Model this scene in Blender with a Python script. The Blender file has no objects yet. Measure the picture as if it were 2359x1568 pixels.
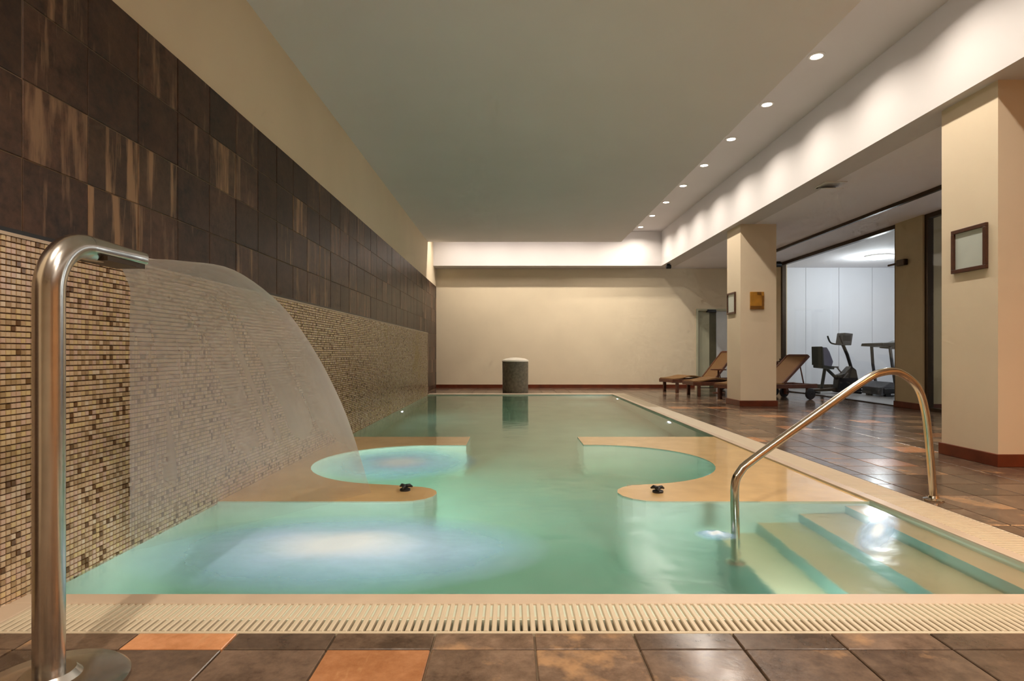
import bpy, bmesh, math, random
from mathutils import Vector, Matrix
random.seed(7)
SC = bpy.context.scene
COL = SC.collection
PI = math.pi

# ------------------------------------------------------------------ camera, world, exposure
W_PX, H_PX, F_PX = 2359, 1568, 1340.0
VPX, VPY, EYE = 1177.0, 812.0, 0.9
cam_d = bpy.data.cameras.new('camera')
cam_d.sensor_width = 36.0
cam_d.lens = 36.0 * F_PX / W_PX
cam_d.shift_x = (W_PX / 2 - VPX) / W_PX
cam_d.shift_y = (VPY - H_PX / 2) / W_PX
cam_d.clip_start = 0.05
cam = bpy.data.objects.new('camera', cam_d)
cam.location = (0, 0, EYE)
cam.rotation_euler = (PI / 2, 0, 0)
COL.objects.link(cam)
SC.camera = cam

world = bpy.data.worlds.new('world')
SC.world = world
world.use_nodes = True
world.node_tree.nodes['Background'].inputs[0].default_value = (0.9, 0.85, 0.8, 1)
world.node_tree.nodes['Background'].inputs[1].default_value = 0.02

SC.view_settings.view_transform = 'Standard'
SC.view_settings.look = 'None'
SC.view_settings.gamma = 1.0
SC.view_settings.use_curve_mapping = False
SC.view_settings.exposure = 0.42
SC.cycles.use_denoising = True
SC.cycles.use_adaptive_sampling = True
SC.cycles.adaptive_threshold = 0.06
SC.cycles.adaptive_min_samples = 12
SC.cycles.max_bounces = 8
SC.cycles.diffuse_bounces = 3
SC.cycles.transmission_bounces = 8
SC.cycles.transparent_max_bounces = 16
SC.cycles.sample_clamp_indirect = 4.0
SC.cycles.blur_glossy = 1.0

DOWN_W, GYM_W, WARM_W, POOL_W, DECK_W = 116.0, 58.0, 160.0, 7.0, 165.0
WARM = (1.0, 0.88, 0.73)
SOFT = (1.0, 0.91, 0.80)
COOL = (0.66, 0.84, 1.0)

def P(px, py, d):
    """photo pixel at a known depth -> point in the room"""
    return Vector(((px - VPX) * d / F_PX, d, EYE - (py - VPY) * d / F_PX))

# ------------------------------------------------------------------ helpers
def tag(o, label=None, cat=None, group=None, kind=None):
    if label: o['label'] = label
    if cat: o['category'] = cat
    if group: o['group'] = group
    if kind: o['kind'] = kind
    return o

def link(name, me, mat, parent=None):
    o = bpy.data.objects.new(name, me)
    COL.objects.link(o)
    if mat is not None and not me.materials:
        me.materials.append(mat)
    if parent is not None: o.parent = parent
    return o

def empty(name, loc=(0, 0, 0), rz=0.0):
    o = bpy.data.objects.new(name, None)
    o.empty_display_size = 0.1
    o.location = loc
    o.rotation_euler = (0, 0, rz)
    COL.objects.link(o)
    return o

def add_box(bm, x0, x1, y0, y1, z0, z1, M=None):
    vs = [bm.verts.new(p) for p in ((x0,y0,z0),(x1,y0,z0),(x1,y1,z0),(x0,y1,z0),(x0,y0,z1),(x1,y0,z1),(x1,y1,z1),(x0,y1,z1))]
    for f in ((3,2,1,0),(4,5,6,7),(0,1,5,4),(1,2,6,5),(2,3,7,6),(3,0,4,7)):
        bm.faces.new([vs[i] for i in f])
    if M is not None:
        for v in vs: v.co = M @ v.co
    return vs

def to_mesh(bm, name, smooth=False, sharp=None):
    me = bpy.data.meshes.new(name)
    bm.normal_update()
    bm.to_mesh(me); bm.free()
    if smooth:
        for p in me.polygons: p.use_smooth = True
        if sharp: me.set_sharp_from_angle(angle=sharp)
    return me

def box_obj(name, b, mat, parent=None, bevel=0.0, kind=None):
    bm = bmesh.new()
    add_box(bm, *b)
    if bevel:
        bmesh.ops.bevel(bm, geom=bm.edges[:], offset=bevel, segments=2, affect='EDGES', profile=0.5)
    o = link(name, to_mesh(bm, name), mat, parent)
    if kind: o['kind'] = kind
    return o

def add_tube(bm, pts, r, seg=12, cap=True, rad=None):
    """tube along a polyline, parallel-transport frame"""
    pts = [Vector(p) for p in pts]
    n = len(pts)
    tang = []
    for i in range(n):
        a = pts[max(i-1, 0)]; b = pts[min(i+1, n-1)]
        tang.append((b - a).normalized())
    up = Vector((0, 0, 1)) if abs(tang[0].z) < 0.9 else Vector((1, 0, 0))
    u = tang[0].cross(up).normalized()
    rings = []
    for i in range(n):
        if i:
            q = tang[i-1].rotation_difference(tang[i])
            u = (q @ u).normalized()
        v = tang[i].cross(u)
        rr = rad[i] if rad else r
        rings.append([bm.verts.new(pts[i] + (u*math.cos(2*PI*k/seg) + v*math.sin(2*PI*k/seg))*rr) for k in range(seg)])
    for i in range(n-1):
        for k in range(seg):
            bm.faces.new((rings[i][k], rings[i][(k+1) % seg], rings[i+1][(k+1) % seg], rings[i+1][k]))
    if cap:
        bm.faces.new(rings[0][::-1]); bm.faces.new(rings[-1])

def tube_obj(name, pts, r, mat, parent=None, seg=12, rad=None):
    bm = bmesh.new(); add_tube(bm, pts, r, seg, True, rad)
    return link(name, to_mesh(bm, name, True, 0.8), mat, parent)

def add_lathe(bm, prof, seg=32, c=(0, 0, 0)):
    """(radius, z) profile turned about the z axis; ends with radius 0 are closed"""
    rings = []
    for r, z in prof:
        if r < 1e-6: rings.append([bm.verts.new((c[0], c[1], c[2] + z))])
        else: rings.append([bm.verts.new((c[0] + r*math.cos(2*PI*k/seg), c[1] + r*math.sin(2*PI*k/seg), c[2] + z)) for k in range(seg)])
    for a, b in zip(rings, rings[1:]):
        for k in range(seg):
            k2 = (k+1) % seg
            if len(a) == 1 and len(b) == 1: continue
            if len(a) == 1: bm.faces.new((a[0], b[k2], b[k]))
            elif len(b) == 1: bm.faces.new((a[k], a[k2], b[0]))
            else: bm.faces.new((a[k], a[k2], b[k2], b[k]))
    bmesh.ops.recalc_face_normals(bm, faces=bm.faces[:])

def lathe_obj(name, prof, mat, parent=None, seg=32, sharp=0.6, loc=None):
    bm = bmesh.new(); add_lathe(bm, prof, seg)
    o = link(name, to_mesh(bm, name, True, sharp), mat, parent)
    if loc: o.location = loc
    return o

def prism_obj(name, poly, z0, z1, mat, parent=None, side=None):
    """closed (x, y) outline extruded from z0 to z1"""
    bm = bmesh.new()
    lo = [bm.verts.new((x, y, z0)) for x, y in poly]
    hi = [bm.verts.new((x, y, z1)) for x, y in poly]
    n = len(poly)
    bm.faces.new(lo[::-1]); bm.faces.new(hi)
    for i in range(n): bm.faces.new((lo[i], lo[(i+1) % n], hi[(i+1) % n], hi[i]))
    bmesh.ops.recalc_face_normals(bm, faces=bm.faces[:])
    me = to_mesh(bm, name)
    me.materials.append(mat)
    if side is not None:
        me.materials.append(side)
        for p in me.polygons: p.material_index = 0 if p.normal.z > 0.5 else 1
    return link(name, me, None, parent)

def bez(pts, n=8):
    """Catmull-Rom through points"""
    pts = [Vector(p) for p in pts]
    out = []
    m = len(pts)
    for i in range(m-1):
        p0, p1, p2, p3 = pts[max(i-1, 0)], pts[i], pts[i+1], pts[min(i+2, m-1)]
        for k in range(n):
            t = k / n
            out.append(0.5*((2*p1) + (p2-p0)*t + (2*p0-5*p1+4*p2-p3)*t*t + (3*p1-p0-3*p2+p3)*t**3))
    out.append(pts[-1])
    return out

def rounded(pts, r, n=6):
    """polyline with its inner corners rounded"""
    pts = [Vector(p) for p in pts]
    out = [pts[0]]
    for i in range(1, len(pts)-1):
        a, b, c = pts[i-1], pts[i], pts[i+1]
        d1 = min(r, (a-b).length*0.48); d2 = min(r, (c-b).length*0.48)
        p = b + (a-b).normalized()*d1; q = b + (c-b).normalized()*d2
        for k in range(n+1):
            t = k/n
            out.append(p*(1-t)**2 + b*2*t*(1-t) + q*t*t)
    out.append(pts[-1])
    return out

# ------------------------------------------------------------------ materials
def new_mat(name):
    m = bpy.data.materials.new(name); m.use_nodes = True
    nt = m.node_tree
    b = nt.nodes['Principled BSDF']
    return m, nt, b

def N(nt, typ, **kw):
    n = nt.nodes.new(typ)
    for k, v in kw.items(): setattr(n, k, v)
    return n

def ramp(nt, stops, interp='LINEAR'):
    r = N(nt, 'ShaderNodeValToRGB')
    e = r.color_ramp.elements
    r.color_ramp.interpolation = interp
    while len(e) < len(stops): e.new(0.5)
    for el, (p, c) in zip(e, stops):
        el.position = p; el.color = (*c, 1)
    return r

def mixc(nt, a, b, fac, mode='MIX'):
    m = N(nt, 'ShaderNodeMix', data_type='RGBA', blend_type=mode)
    for sock, v in ((m.inputs[0], fac), (m.inputs[6], a), (m.inputs[7], b)):
        if hasattr(v, 'links'): nt.links.new(v, sock)
        elif isinstance(v, (int, float)): sock.default_value = v
        else: sock.default_value = (*v, 1)
    return m.outputs[2]

def math_n(nt, op, a, b=None, c=None, clamp=False):
    m = N(nt, 'ShaderNodeMath', operation=op); m.use_clamp = clamp
    for i, v in enumerate((a, b, c)):
        if v is None: continue
        if hasattr(v, 'links'): nt.links.new(v, m.inputs[i])
        else: m.inputs[i].default_value = v
    return m.outputs[0]

def noise(nt, scale, detail=3, rough=0.5, vec=None, stretch=None):
    n = N(nt, 'ShaderNodeTexNoise')
    n.inputs['Scale'].default_value = scale
    n.inputs['Detail'].default_value = detail
    n.inputs['Roughness'].default_value = rough
    if vec is None: vec = N(nt, 'ShaderNodeTexCoord').outputs['Object']
    if stretch:
        mp = N(nt, 'ShaderNodeMapping'); mp.inputs['Scale'].default_value = stretch
        nt.links.new(vec, mp.inputs['Vector']); vec = mp.outputs[0]
    nt.links.new(vec, n.inputs['Vector'])
    return n.outputs['Fac']

def bump(nt, b, h, strength, dist=0.01):
    n = N(nt, 'ShaderNodeBump')
    n.inputs['Strength'].default_value = strength
    n.inputs['Distance'].default_value = dist
    nt.links.new(h, n.inputs['Height'])
    nt.links.new(n.outputs[0], b.inputs['Normal'])

def plain(name, col, rough=0.5, metal=0.0, var=0.0, nscale=8.0, bmp=0.0, spec=0.5):
    m, nt, b = new_mat(name)
    b.inputs['Roughness'].default_value = rough
    b.inputs['Metallic'].default_value = metal
    b.inputs['Specular IOR Level'].default_value = spec
    nz = noise(nt, nscale, 4)
    lo = tuple(c*(1-var) for c in col); hi = tuple(min(1, c*(1+var)) for c in col)
    r = ramp(nt, [(0.3, lo), (0.7, hi)])
    nt.links.new(nz, r.inputs[0])
    nt.links.new(r.outputs[0], b.inputs['Base Color'])
    if bmp: bump(nt, b, noise(nt, nscale*12, 3), bmp, 0.004)
    return m

def emit(name, col, s):
    m, nt, b = new_mat(name)
    b.inputs['Base Color'].default_value = (*col, 1)
    b.inputs['Emission Color'].default_value = (*col, 1)
    b.inputs['Emission Strength'].default_value = s
    m.cycles.emission_sampling = 'NONE'
    return m

def piece_random(nt):
    a = N(nt, 'ShaderNodeObjectInfo').outputs['Random']
    b = N(nt, 'ShaderNodeNewGeometry').outputs['Random Per Island']
    return math_n(nt, 'FRACT', math_n(nt, 'ADD', a, b))

def world_pos(nt):
    return N(nt, 'ShaderNodeNewGeometry').outputs['Position']

def slate_mat(name, dark, mid, light, rough, stretch, seedshift, amount):
    """weathered stone tile: each piece offsets the pattern with its own random value"""
    m, nt, b = new_mat(name)
    rnd = piece_random(nt)
    pos = world_pos(nt)
    off = N(nt, 'ShaderNodeVectorMath', operation='ADD')
    cmb = N(nt, 'ShaderNodeCombineXYZ')
    for i, k in enumerate((37.0, 53.0, 71.0)):
        nt.links.new(math_n(nt, 'MULTIPLY', rnd, k), cmb.inputs[i])
    nt.links.new(pos, off.inputs[0]); nt.links.new(cmb.outputs[0], off.inputs[1])
    v = off.outputs[0]
    base = math_n(nt, 'ADD', math_n(nt, 'MULTIPLY', noise(nt, 4.0, 6, 0.7, v), 0.6), math_n(nt, 'MULTIPLY', noise(nt, 22.0, 5, 0.7, v), 0.4))
    strk = noise(nt, 3.0, 5, 0.6, v, stretch)
    r1 = ramp(nt, [(0.36, dark), (0.64, mid)])
    nt.links.new(base, r1.inputs[0])
    # brightness of the whole piece
    rv = ramp(nt, [(0.0, (0.62,)*3), (0.6, (1.0,)*3), (1.0, (1.45,)*3)])
    nt.links.new(rnd, rv.inputs[0])
    c1 = mixc(nt, r1.outputs[0], rv.outputs[0], 1.0, 'MULTIPLY')
    th = math_n(nt, 'SUBTRACT', strk, math_n(nt, 'MULTIPLY_ADD', rnd, -amount, 0.5 + amount*0.98))
    fac = math_n(nt, 'MULTIPLY', th, 9.0, clamp=True)
    c2 = mixc(nt, c1, light, math_n(nt, 'MULTIPLY', fac, 0.8))
    nt.links.new(c2, b.inputs['Base Color'])
    b.inputs['Roughness'].default_value = rough
    b.inputs['Specular IOR Level'].default_value = 0.35 if rough > 0.3 else 0.5
    bump(nt, b, base, 0.25, 0.004)
    return m

M = {}
M['wall'] = plain('cream_plaster', (0.78, 0.65, 0.46), 0.75, var=0.03, nscale=1.5, bmp=0.03)
M['column'] = plain('column_plaster', (0.74, 0.60, 0.42), 0.7, var=0.03, nscale=1.5, bmp=0.03)
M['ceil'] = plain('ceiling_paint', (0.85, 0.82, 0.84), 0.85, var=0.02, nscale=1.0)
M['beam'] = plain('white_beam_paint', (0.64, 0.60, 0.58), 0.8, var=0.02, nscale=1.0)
M['skirt'] = plain('red_brown_skirting', (0.13, 0.025, 0.008), 0.35, var=0.25, nscale=6)
M['grout'] = plain('tile_grout', (0.24, 0.17, 0.11), 0.8, var=0.15, nscale=20)
M['mortar'] = plain('mosaic_mortar', (0.085, 0.042, 0.018), 0.8, var=0.15, nscale=20)
M['slate_wall'] = slate_mat('slate_wall_tile', (0.020, 0.011, 0.007), (0.105, 0.052, 0.030), (0.30, 0.18, 0.10), 0.42, (1.0, 4.0, 0.45), 0, 0.27)
M['rust_wall'] = slate_mat('rust_streaked_wall_tile', (0.030, 0.017, 0.010), (0.12, 0.065, 0.036), (0.42, 0.25, 0.13), 0.42, (1.0, 4.0, 0.35), 0, 0.03)
M['slate_floor'] = slate_mat('slate_floor_tile', (0.070, 0.043, 0.028), (0.195, 0.127, 0.085), (0.42, 0.24, 0.12), 0.16, (1.4, 1.4, 1.0), 0, 0.2)
M['rust_floor'] = slate_mat('rust_floor_tile', (0.30, 0.12, 0.045), (0.48, 0.22, 0.10), (0.55, 0.30, 0.14), 0.2, (3.0, 0.8, 1.0), 0, 0.2)
M['coping'] = plain('coping_stone', (0.56, 0.43, 0.31), 0.4, var=0.06, nscale=5)
M['grate'] = plain('grate_plastic', (0.58, 0.48, 0.34), 0.4, var=0.05, nscale=9)
M['channel'] = plain('overflow_channel', (0.26, 0.20, 0.13), 0.7, var=0.1)
M['steel'] = plain('brushed_steel', (0.56, 0.53, 0.49), 0.22, 1.0, var=0.05, nscale=30)
M['rail_steel'] = plain('warm_polished_steel', (0.58, 0.51, 0.41), 0.16, 1.0, var=0.05, nscale=30)
M['dark_steel'] = plain('dark_bronze_frame', (0.055, 0.035, 0.02), 0.4, 0.6, var=0.1)
M['black'] = plain('black_plastic', (0.012, 0.012, 0.014), 0.4, var=0.2)
M['grey_plastic'] = plain('grey_plastic', (0.10, 0.10, 0.11), 0.45, var=0.1)
M['lav_vinyl'] = plain('lavender_grey_vinyl', (0.17, 0.16, 0.24), 0.5, var=0.1)
M['gym_wall'] = plain('white_wall_panel', (0.76, 0.76, 0.80), 0.6, var=0.02, nscale=2)
M['gym_floor'] = plain('grey_gym_floor', (0.30, 0.28, 0.27), 0.35, var=0.1, nscale=3)
M['teak'] = plain('red_brown_teak', (0.11, 0.035, 0.015), 0.45, var=0.3, nscale=14)
M['paper'] = plain('white_notice_paper', (0.80, 0.74, 0.70), 0.5, var=0.03)
M['frame'] = plain('dark_wood_frame', (0.07, 0.022, 0.008), 0.4, var=0.2, nscale=30)
M['gold'] = plain('golden_plaque_face', (0.48, 0.22, 0.025), 0.35, 0.3, var=0.2, nscale=9)
M['gold_dark'] = plain('golden_brown_edge', (0.22, 0.09, 0.012), 0.4, 0.3, var=0.2, nscale=9)
M['stone_bin'] = plain('mottled_stone', (0.17, 0.145, 0.10), 0.6, var=0.3, nscale=18)
M['bin_lid'] = plain('pale_lid', (0.62, 0.56, 0.46), 0.5, var=0.05)
M['door'] = plain('pale_green_door', (0.50, 0.49, 0.34), 0.5, var=0.04, nscale=2)
M['door_dark'] = plain('dark_olive_jamb', (0.10, 0.09, 0.045), 0.5, var=0.1)
M['pale_leaf'] = plain('frosted_door_leaf', (0.72, 0.74, 0.74), 0.35, var=0.03)
M['pool_tile'] = plain('pool_lining', (0.56, 0.58, 0.45), 0.4, var=0.08, nscale=2.5)
M['ledge'] = plain('pool_bench_stone', (0.76, 0.50, 0.22), 0.25, var=0.10, nscale=4)
M['ledge'].node_tree.nodes['Principled BSDF'].inputs['Coat Weight'].default_value = 0.6   # a film of water lies on it
M['step'] = plain('pool_step_stone', (0.90, 0.70, 0.44), 0.5, var=0.05, nscale=4)
M['riser'] = plain('teal_step_riser', (0.22, 0.34, 0.27), 0.4, var=0.1, nscale=4)
M['lamp_on'] = emit('lamp_lens', (1.0, 0.9, 0.76), 14.0)
M['gym_lamp_on'] = emit('gym_lamp_lens', (0.95, 0.98, 1.0), 9.0)
M['pool_lamp_on'] = emit('pool_lamp_lens', (0.85, 0.94, 1.0), 12.0)
M['trim_white'] = plain('white_trim', (0.75, 0.72, 0.68), 0.45, var=0.03)

def wicker_mat():
    m, nt, b = new_mat('woven_wicker')
    wv = []
    for ax in ('X', 'Y'):
        w = N(nt, 'ShaderNodeTexWave', wave_type='BANDS', bands_direction=ax)
        w.inputs['Scale'].default_value = 12.0
        w.inputs['Distortion'].default_value = 0.6
        nt.links.new(N(nt, 'ShaderNodeTexCoord').outputs['Object'], w.inputs['Vector'])
        wv.append(w.outputs['Fac'])
    f = math_n(nt, 'MULTIPLY', wv[0], wv[1])
    r = ramp(nt, [(0.0, (0.12, 0.05, 0.012)), (0.5, (0.30, 0.15, 0.04)), (1.0, (0.40, 0.23, 0.08))])
    nt.links.new(f, r.inputs[0]); nt.links.new(r.outputs[0], b.inputs['Base Color'])
    b.inputs['Roughness'].default_value = 0.6
    bump(nt, b, f, 0.5, 0.005)
    return m
M['wicker'] = wicker_mat()

def mosaic_mat():
    m, nt, b = new_mat('glass_mosaic')
    rnd = piece_random(nt)
    r = ramp(nt, [(0.0, (0.17, 0.085, 0.035)), (0.045, (0.40, 0.26, 0.14)), (0.18, (0.60, 0.42, 0.26)), (0.40, (0.66, 0.47, 0.30)),
                  (0.55, (0.62, 0.42, 0.31)), (0.70, (0.66, 0.48, 0.25)), (0.85, (0.72, 0.56, 0.40)), (0.94, (0.50, 0.34, 0.19))], 'CONSTANT')
    nt.links.new(rnd, r.inputs[0])
    big = noise(nt, 1.3, 2, 0.5, world_pos(nt))
    g = math_n(nt, 'MULTIPLY', math_n(nt, 'SUBTRACT', big, 0.56), 6.0, clamp=True)
    c = mixc(nt, r.outputs[0], (0.52, 0.36, 0.10), math_n(nt, 'MULTIPLY', g, 0.5))
    nt.links.new(c, b.inputs['Base Color'])
    b.inputs['Roughness'].default_value = 0.22
    return m
M['mosaic'] = mosaic_mat()

def glass_pane_mat():
    m, nt, b = new_mat('clear_glass_pane')
    nt.nodes.remove(b)
    out = nt.nodes['Material Output']
    t = N(nt, 'ShaderNodeBsdfTransparent'); t.inputs[0].default_value = (0.94, 0.97, 0.96, 1)
    g = N(nt, 'ShaderNodeBsdfGlossy'); g.inputs['Roughness'].default_value = 0.02
    geo = N(nt, 'ShaderNodeNewGeometry')
    dt = N(nt, 'ShaderNodeVectorMath', operation='DOT_PRODUCT')
    nt.links.new(geo.outputs['Normal'], dt.inputs[0]); nt.links.new(geo.outputs['Incoming'], dt.inputs[1])
    c = math_n(nt, 'ABSOLUTE', dt.outputs['Value'])
    fz = math_n(nt, 'MULTIPLY_ADD', math_n(nt, 'POWER', math_n(nt, 'SUBTRACT', 1.0, c, clamp=True), 5.0), 0.5, 0.03)
    mx = N(nt, 'ShaderNodeMixShader')
    nt.links.new(fz, mx.inputs[0]); nt.links.new(t.outputs[0], mx.inputs[1]); nt.links.new(g.outputs[0], mx.inputs[2])
    nt.links.new(mx.outputs[0], out.inputs['Surface'])
    return m
M['pane'] = glass_pane_mat()

def water_mat():
    m, nt, b = new_mat('pool_water')
    nt.nodes.remove(b)
    out = nt.nodes['Material Output']
    g = N(nt, 'ShaderNodeBsdfGlass'); g.inputs['IOR'].default_value = 1.333
    pos = world_pos(nt)
    # agitated, blurred water around the cascade, calm towards the far end
    dist = N(nt, 'ShaderNodeVectorMath', operation='DISTANCE')
    nt.links.new(pos, dist.inputs[0]); dist.inputs[1].default_value = (-0.6, 3.0, 0.0)
    mr = N(nt, 'ShaderNodeMapRange'); mr.inputs[1].default_value = 0.6; mr.inputs[2].default_value = 6.5
    mr.inputs[3].default_value = 0.20; mr.inputs[4].default_value = 0.04
    nt.links.new(dist.outputs['Value'], mr.inputs[0])
    nt.links.new(mr.outputs[0], g.inputs['Roughness'])
    h = math_n(nt, 'ADD', noise(nt, 2.2, 2, 0.5, pos, (1.0, 0.7, 1.0)), math_n(nt, 'MULTIPLY', noise(nt, 9.0, 2, 0.5, pos), 0.2))
    bp = N(nt, 'ShaderNodeBump'); bp.inputs['Distance'].default_value = 0.02
    mb = N(nt, 'ShaderNodeMapRange'); mb.inputs[1].default_value = 0.6; mb.inputs[2].default_value = 5.5
    mb.inputs[3].default_value = 0.6; mb.inputs[4].default_value = 0.10
    nt.links.new(dist.outputs['Value'], mb.inputs[0]); nt.links.new(mb.outputs[0], bp.inputs['Strength'])
    nt.links.new(h, bp.inputs['Height']); nt.links.new(bp.outputs[0], g.inputs['Normal'])
    nt.links.new(g.outputs[0], out.inputs['Surface'])
    va = N(nt, 'ShaderNodeVolumeAbsorption')
    va.inputs['Color'].default_value = (0.42, 0.80, 0.64, 1); va.inputs['Density'].default_value = 0.40
    nt.links.new(va.outputs[0], out.inputs['Volume'])
    return m
M['water'] = water_mat()

def veil_mat():
    m, nt, b = new_mat('falling_water')
    out = nt.nodes['Material Output']
    uv = N(nt, 'ShaderNodeTexCoord').outputs['UV']
    n1 = noise(nt, 1.0, 4, 0.6, uv, (16.0, 0.5, 1.0))
    n2 = noise(nt, 1.0, 3, 0.6, uv, (7.0, 1.0, 1.0))
    f = math_n(nt, 'ADD', math_n(nt, 'MULTIPLY', n1, 0.35), math_n(nt, 'MULTIPLY', n2, 0.65))
    sep = N(nt, 'ShaderNodeSeparateXYZ'); nt.links.new(uv, sep.inputs[0])
    edge = math_n(nt, 'POWER', sep.outputs[0], 14.0)
    start = math_n(nt, 'POWER', math_n(nt, 'SUBTRACT', 1.0, sep.outputs[1], clamp=True), 6.0)
    a = math_n(nt, 'MULTIPLY_ADD', f, 0.30, 0.20)
    a = math_n(nt, 'MULTIPLY_ADD', edge, 0.35, a)
    a = math_n(nt, 'MULTIPLY_ADD', start, 0.3, a, clamp=True)
    fade = N(nt, 'ShaderNodeMapRange', interpolation_type='SMOOTHSTEP')
    fade.inputs[1].default_value = 0.72; fade.inputs[2].default_value = 1.0; fade.inputs[3].default_value = 1.0; fade.inputs[4].default_value = 0.15
    nt.links.new(sep.outputs[1], fade.inputs[0])
    a = math_n(nt, 'MULTIPLY', a, fade.outputs[0])
    t = N(nt, 'ShaderNodeBsdfTransparent')
    b.inputs['Base Color'].default_value = (0.66, 0.57, 0.52, 1)
    b.inputs['Roughness'].default_value = 0.3
    mx = N(nt, 'ShaderNodeMixShader')
    nt.links.new(math_n(nt, 'MULTIPLY', a, 1.0), mx.inputs[0]); nt.links.new(t.outputs[0], mx.inputs[1]); nt.links.new(b.outputs[0], mx.inputs[2])
    nt.links.new(mx.outputs[0], out.inputs['Surface'])
    return m
M['veil'] = veil_mat()

def foam_mat():
    m, nt, b = new_mat('white_foam')
    out = nt.nodes['Material Output']
    uv = N(nt, 'ShaderNodeTexCoord').outputs['UV']     # u, v in -1..1 about the middle of the patch
    ln = N(nt, 'ShaderNodeVectorMath', operation='LENGTH'); nt.links.new(uv, ln.inputs[0])
    fall = math_n(nt, 'SUBTRACT', 1.0, ln.outputs['Value'], clamp=True)
    nz = noise(nt, 2.2, 5, 0.6, uv)
    a = math_n(nt, 'MULTIPLY', math_n(nt, 'POWER', fall, 0.9), math_n(nt, 'MULTIPLY_ADD', nz, 1.1, 0.6), clamp=True)
    a = math_n(nt, 'SMOOTH_MIN', a, 0.96, 0.2)
    b.inputs['Specular IOR Level'].default_value = 0.08
    t = N(nt, 'ShaderNodeBsdfTransparent')
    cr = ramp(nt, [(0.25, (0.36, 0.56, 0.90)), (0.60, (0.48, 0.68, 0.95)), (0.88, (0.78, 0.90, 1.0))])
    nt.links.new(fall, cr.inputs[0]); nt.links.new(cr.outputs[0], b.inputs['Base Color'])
    b.inputs['Roughness'].default_value = 0.8
    mx = N(nt, 'ShaderNodeMixShader')
    nt.links.new(a, mx.inputs[0]); nt.links.new(t.outputs[0], mx.inputs[1]); nt.links.new(b.outputs[0], mx.inputs[2])
    nt.links.new(mx.outputs[0], out.inputs['Surface'])
    return m
M['foam'] = foam_mat()

# ------------------------------------------------------------------ layout constants (metres)
XT = -1.91          # tiled wall face
XM = -1.80          # mosaic wall face
XR = 2.20           # pool right edge
YN, YF = 2.17, 12.56    # pool near / far edge
CO = 0.30           # coping width
YW = 14.89          # far wall
XG = 6.45           # glass partition
ZS, ZC, ZT = 3.05, 3.46, 3.90   # beam underside, ceiling, light trough
XB = 3.73           # beam face
YB = 14.40          # far beam face
YBACK = -3.2
XE = 11.6           # gym right wall
def struct(name, b, mat, **k): return box_obj(name, b, mat, kind='structure', **k)

# ------------------------------------------------------------------ shell
wall_left = struct('wall_left', (XT-0.3, XT-0.012, YBACK, YW+0.2, -0.1, 4.1), M['wall'])
wall_far = struct('wall_far', (XT-0.3, 4.74, YW, YW+0.2, -0.1, 4.1), M['wall'])
struct('wall_far_upper', (4.74, 5.75, YW, YW+0.2, 2.02, 4.1), M['wall'])
struct('wall_far_right', (5.75, XG+0.15, YW, YW+0.2, -0.1, 4.1), M['wall'])
struct('wall_back', (XT-0.3, XE, YBACK-0.2, YBACK, -0.1, 4.1), M['wall'])
struct('wall_right', (XG, XG+0.15, YBACK, 5.4, -0.1, ZS), M['wall'])
struct('wall_gym_right', (XE, XE+0.2, YBACK, YW+0.2, -0.1, 4.1), M['gym_wall'])
struct('wall_gym_near', (XG+0.15, XE, 5.3, 5.4, -0.1, ZS), M['gym_wall'])
struct('ceiling', (XT-0.012, 2.55, YBACK, 13.45, ZC, ZT), M['ceil'])
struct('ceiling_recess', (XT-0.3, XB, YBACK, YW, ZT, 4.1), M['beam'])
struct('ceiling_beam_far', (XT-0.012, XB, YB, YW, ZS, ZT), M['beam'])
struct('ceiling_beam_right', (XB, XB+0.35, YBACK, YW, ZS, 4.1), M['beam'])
struct('ceiling_right', (XB+0.35, XE, YBACK, YW, ZS, 4.1), M['ceil'])
# dim corridor behind the far door
struct('wall_corridor', (4.5, 6.2, YW+1.0, YW+1.1, -0.1, 2.6), M['pale_leaf'])

# gym far wall with upright white panels
gw = struct('wall_gym_far', (XG+0.15, XE, 14.72, YW+0.2, -0.1, 4.1), M['grout'])
x = XG + 0.16; first = None
for k in range(6):
    w = 0.84
    if first is None:
        bm = bmesh.new(); add_box(bm, 0.004, w-0.004, -0.02, 0.0, 0.1, ZS-0.002)
        first = to_mesh(bm, 'panel')
    o = link('panel', first, M['gym_wall'], gw); o.location = (x, 14.72, 0)
    x += w
struct('baseboard_gym', (XG+0.16, XE-0.01, 14.685, 14.72, 0.0, 0.1), M['dark_steel'])

# floor slab (the pool is left open) and the gym floor
fl = struct('floor', (XB, XE, YBACK, YW+1.2, -0.12, -0.012), M['grout'])
def floor_piece(b): return struct('floor_slab', b, M['grout'])
floor_piece((XT-0.012, XB, YBACK, YN-CO, -0.12, -0.012))
floor_piece((XR+CO, XB, YN-CO, YW, -0.12, -0.012))
floor_piece((XT-0.012, XR+CO, YF+CO, YW, -0.12, -0.012))
struct('floor_gym', (XG+0.02, XE, 5.4, 14.7, -0.013, 0.0), M['gym_floor'])

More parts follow.
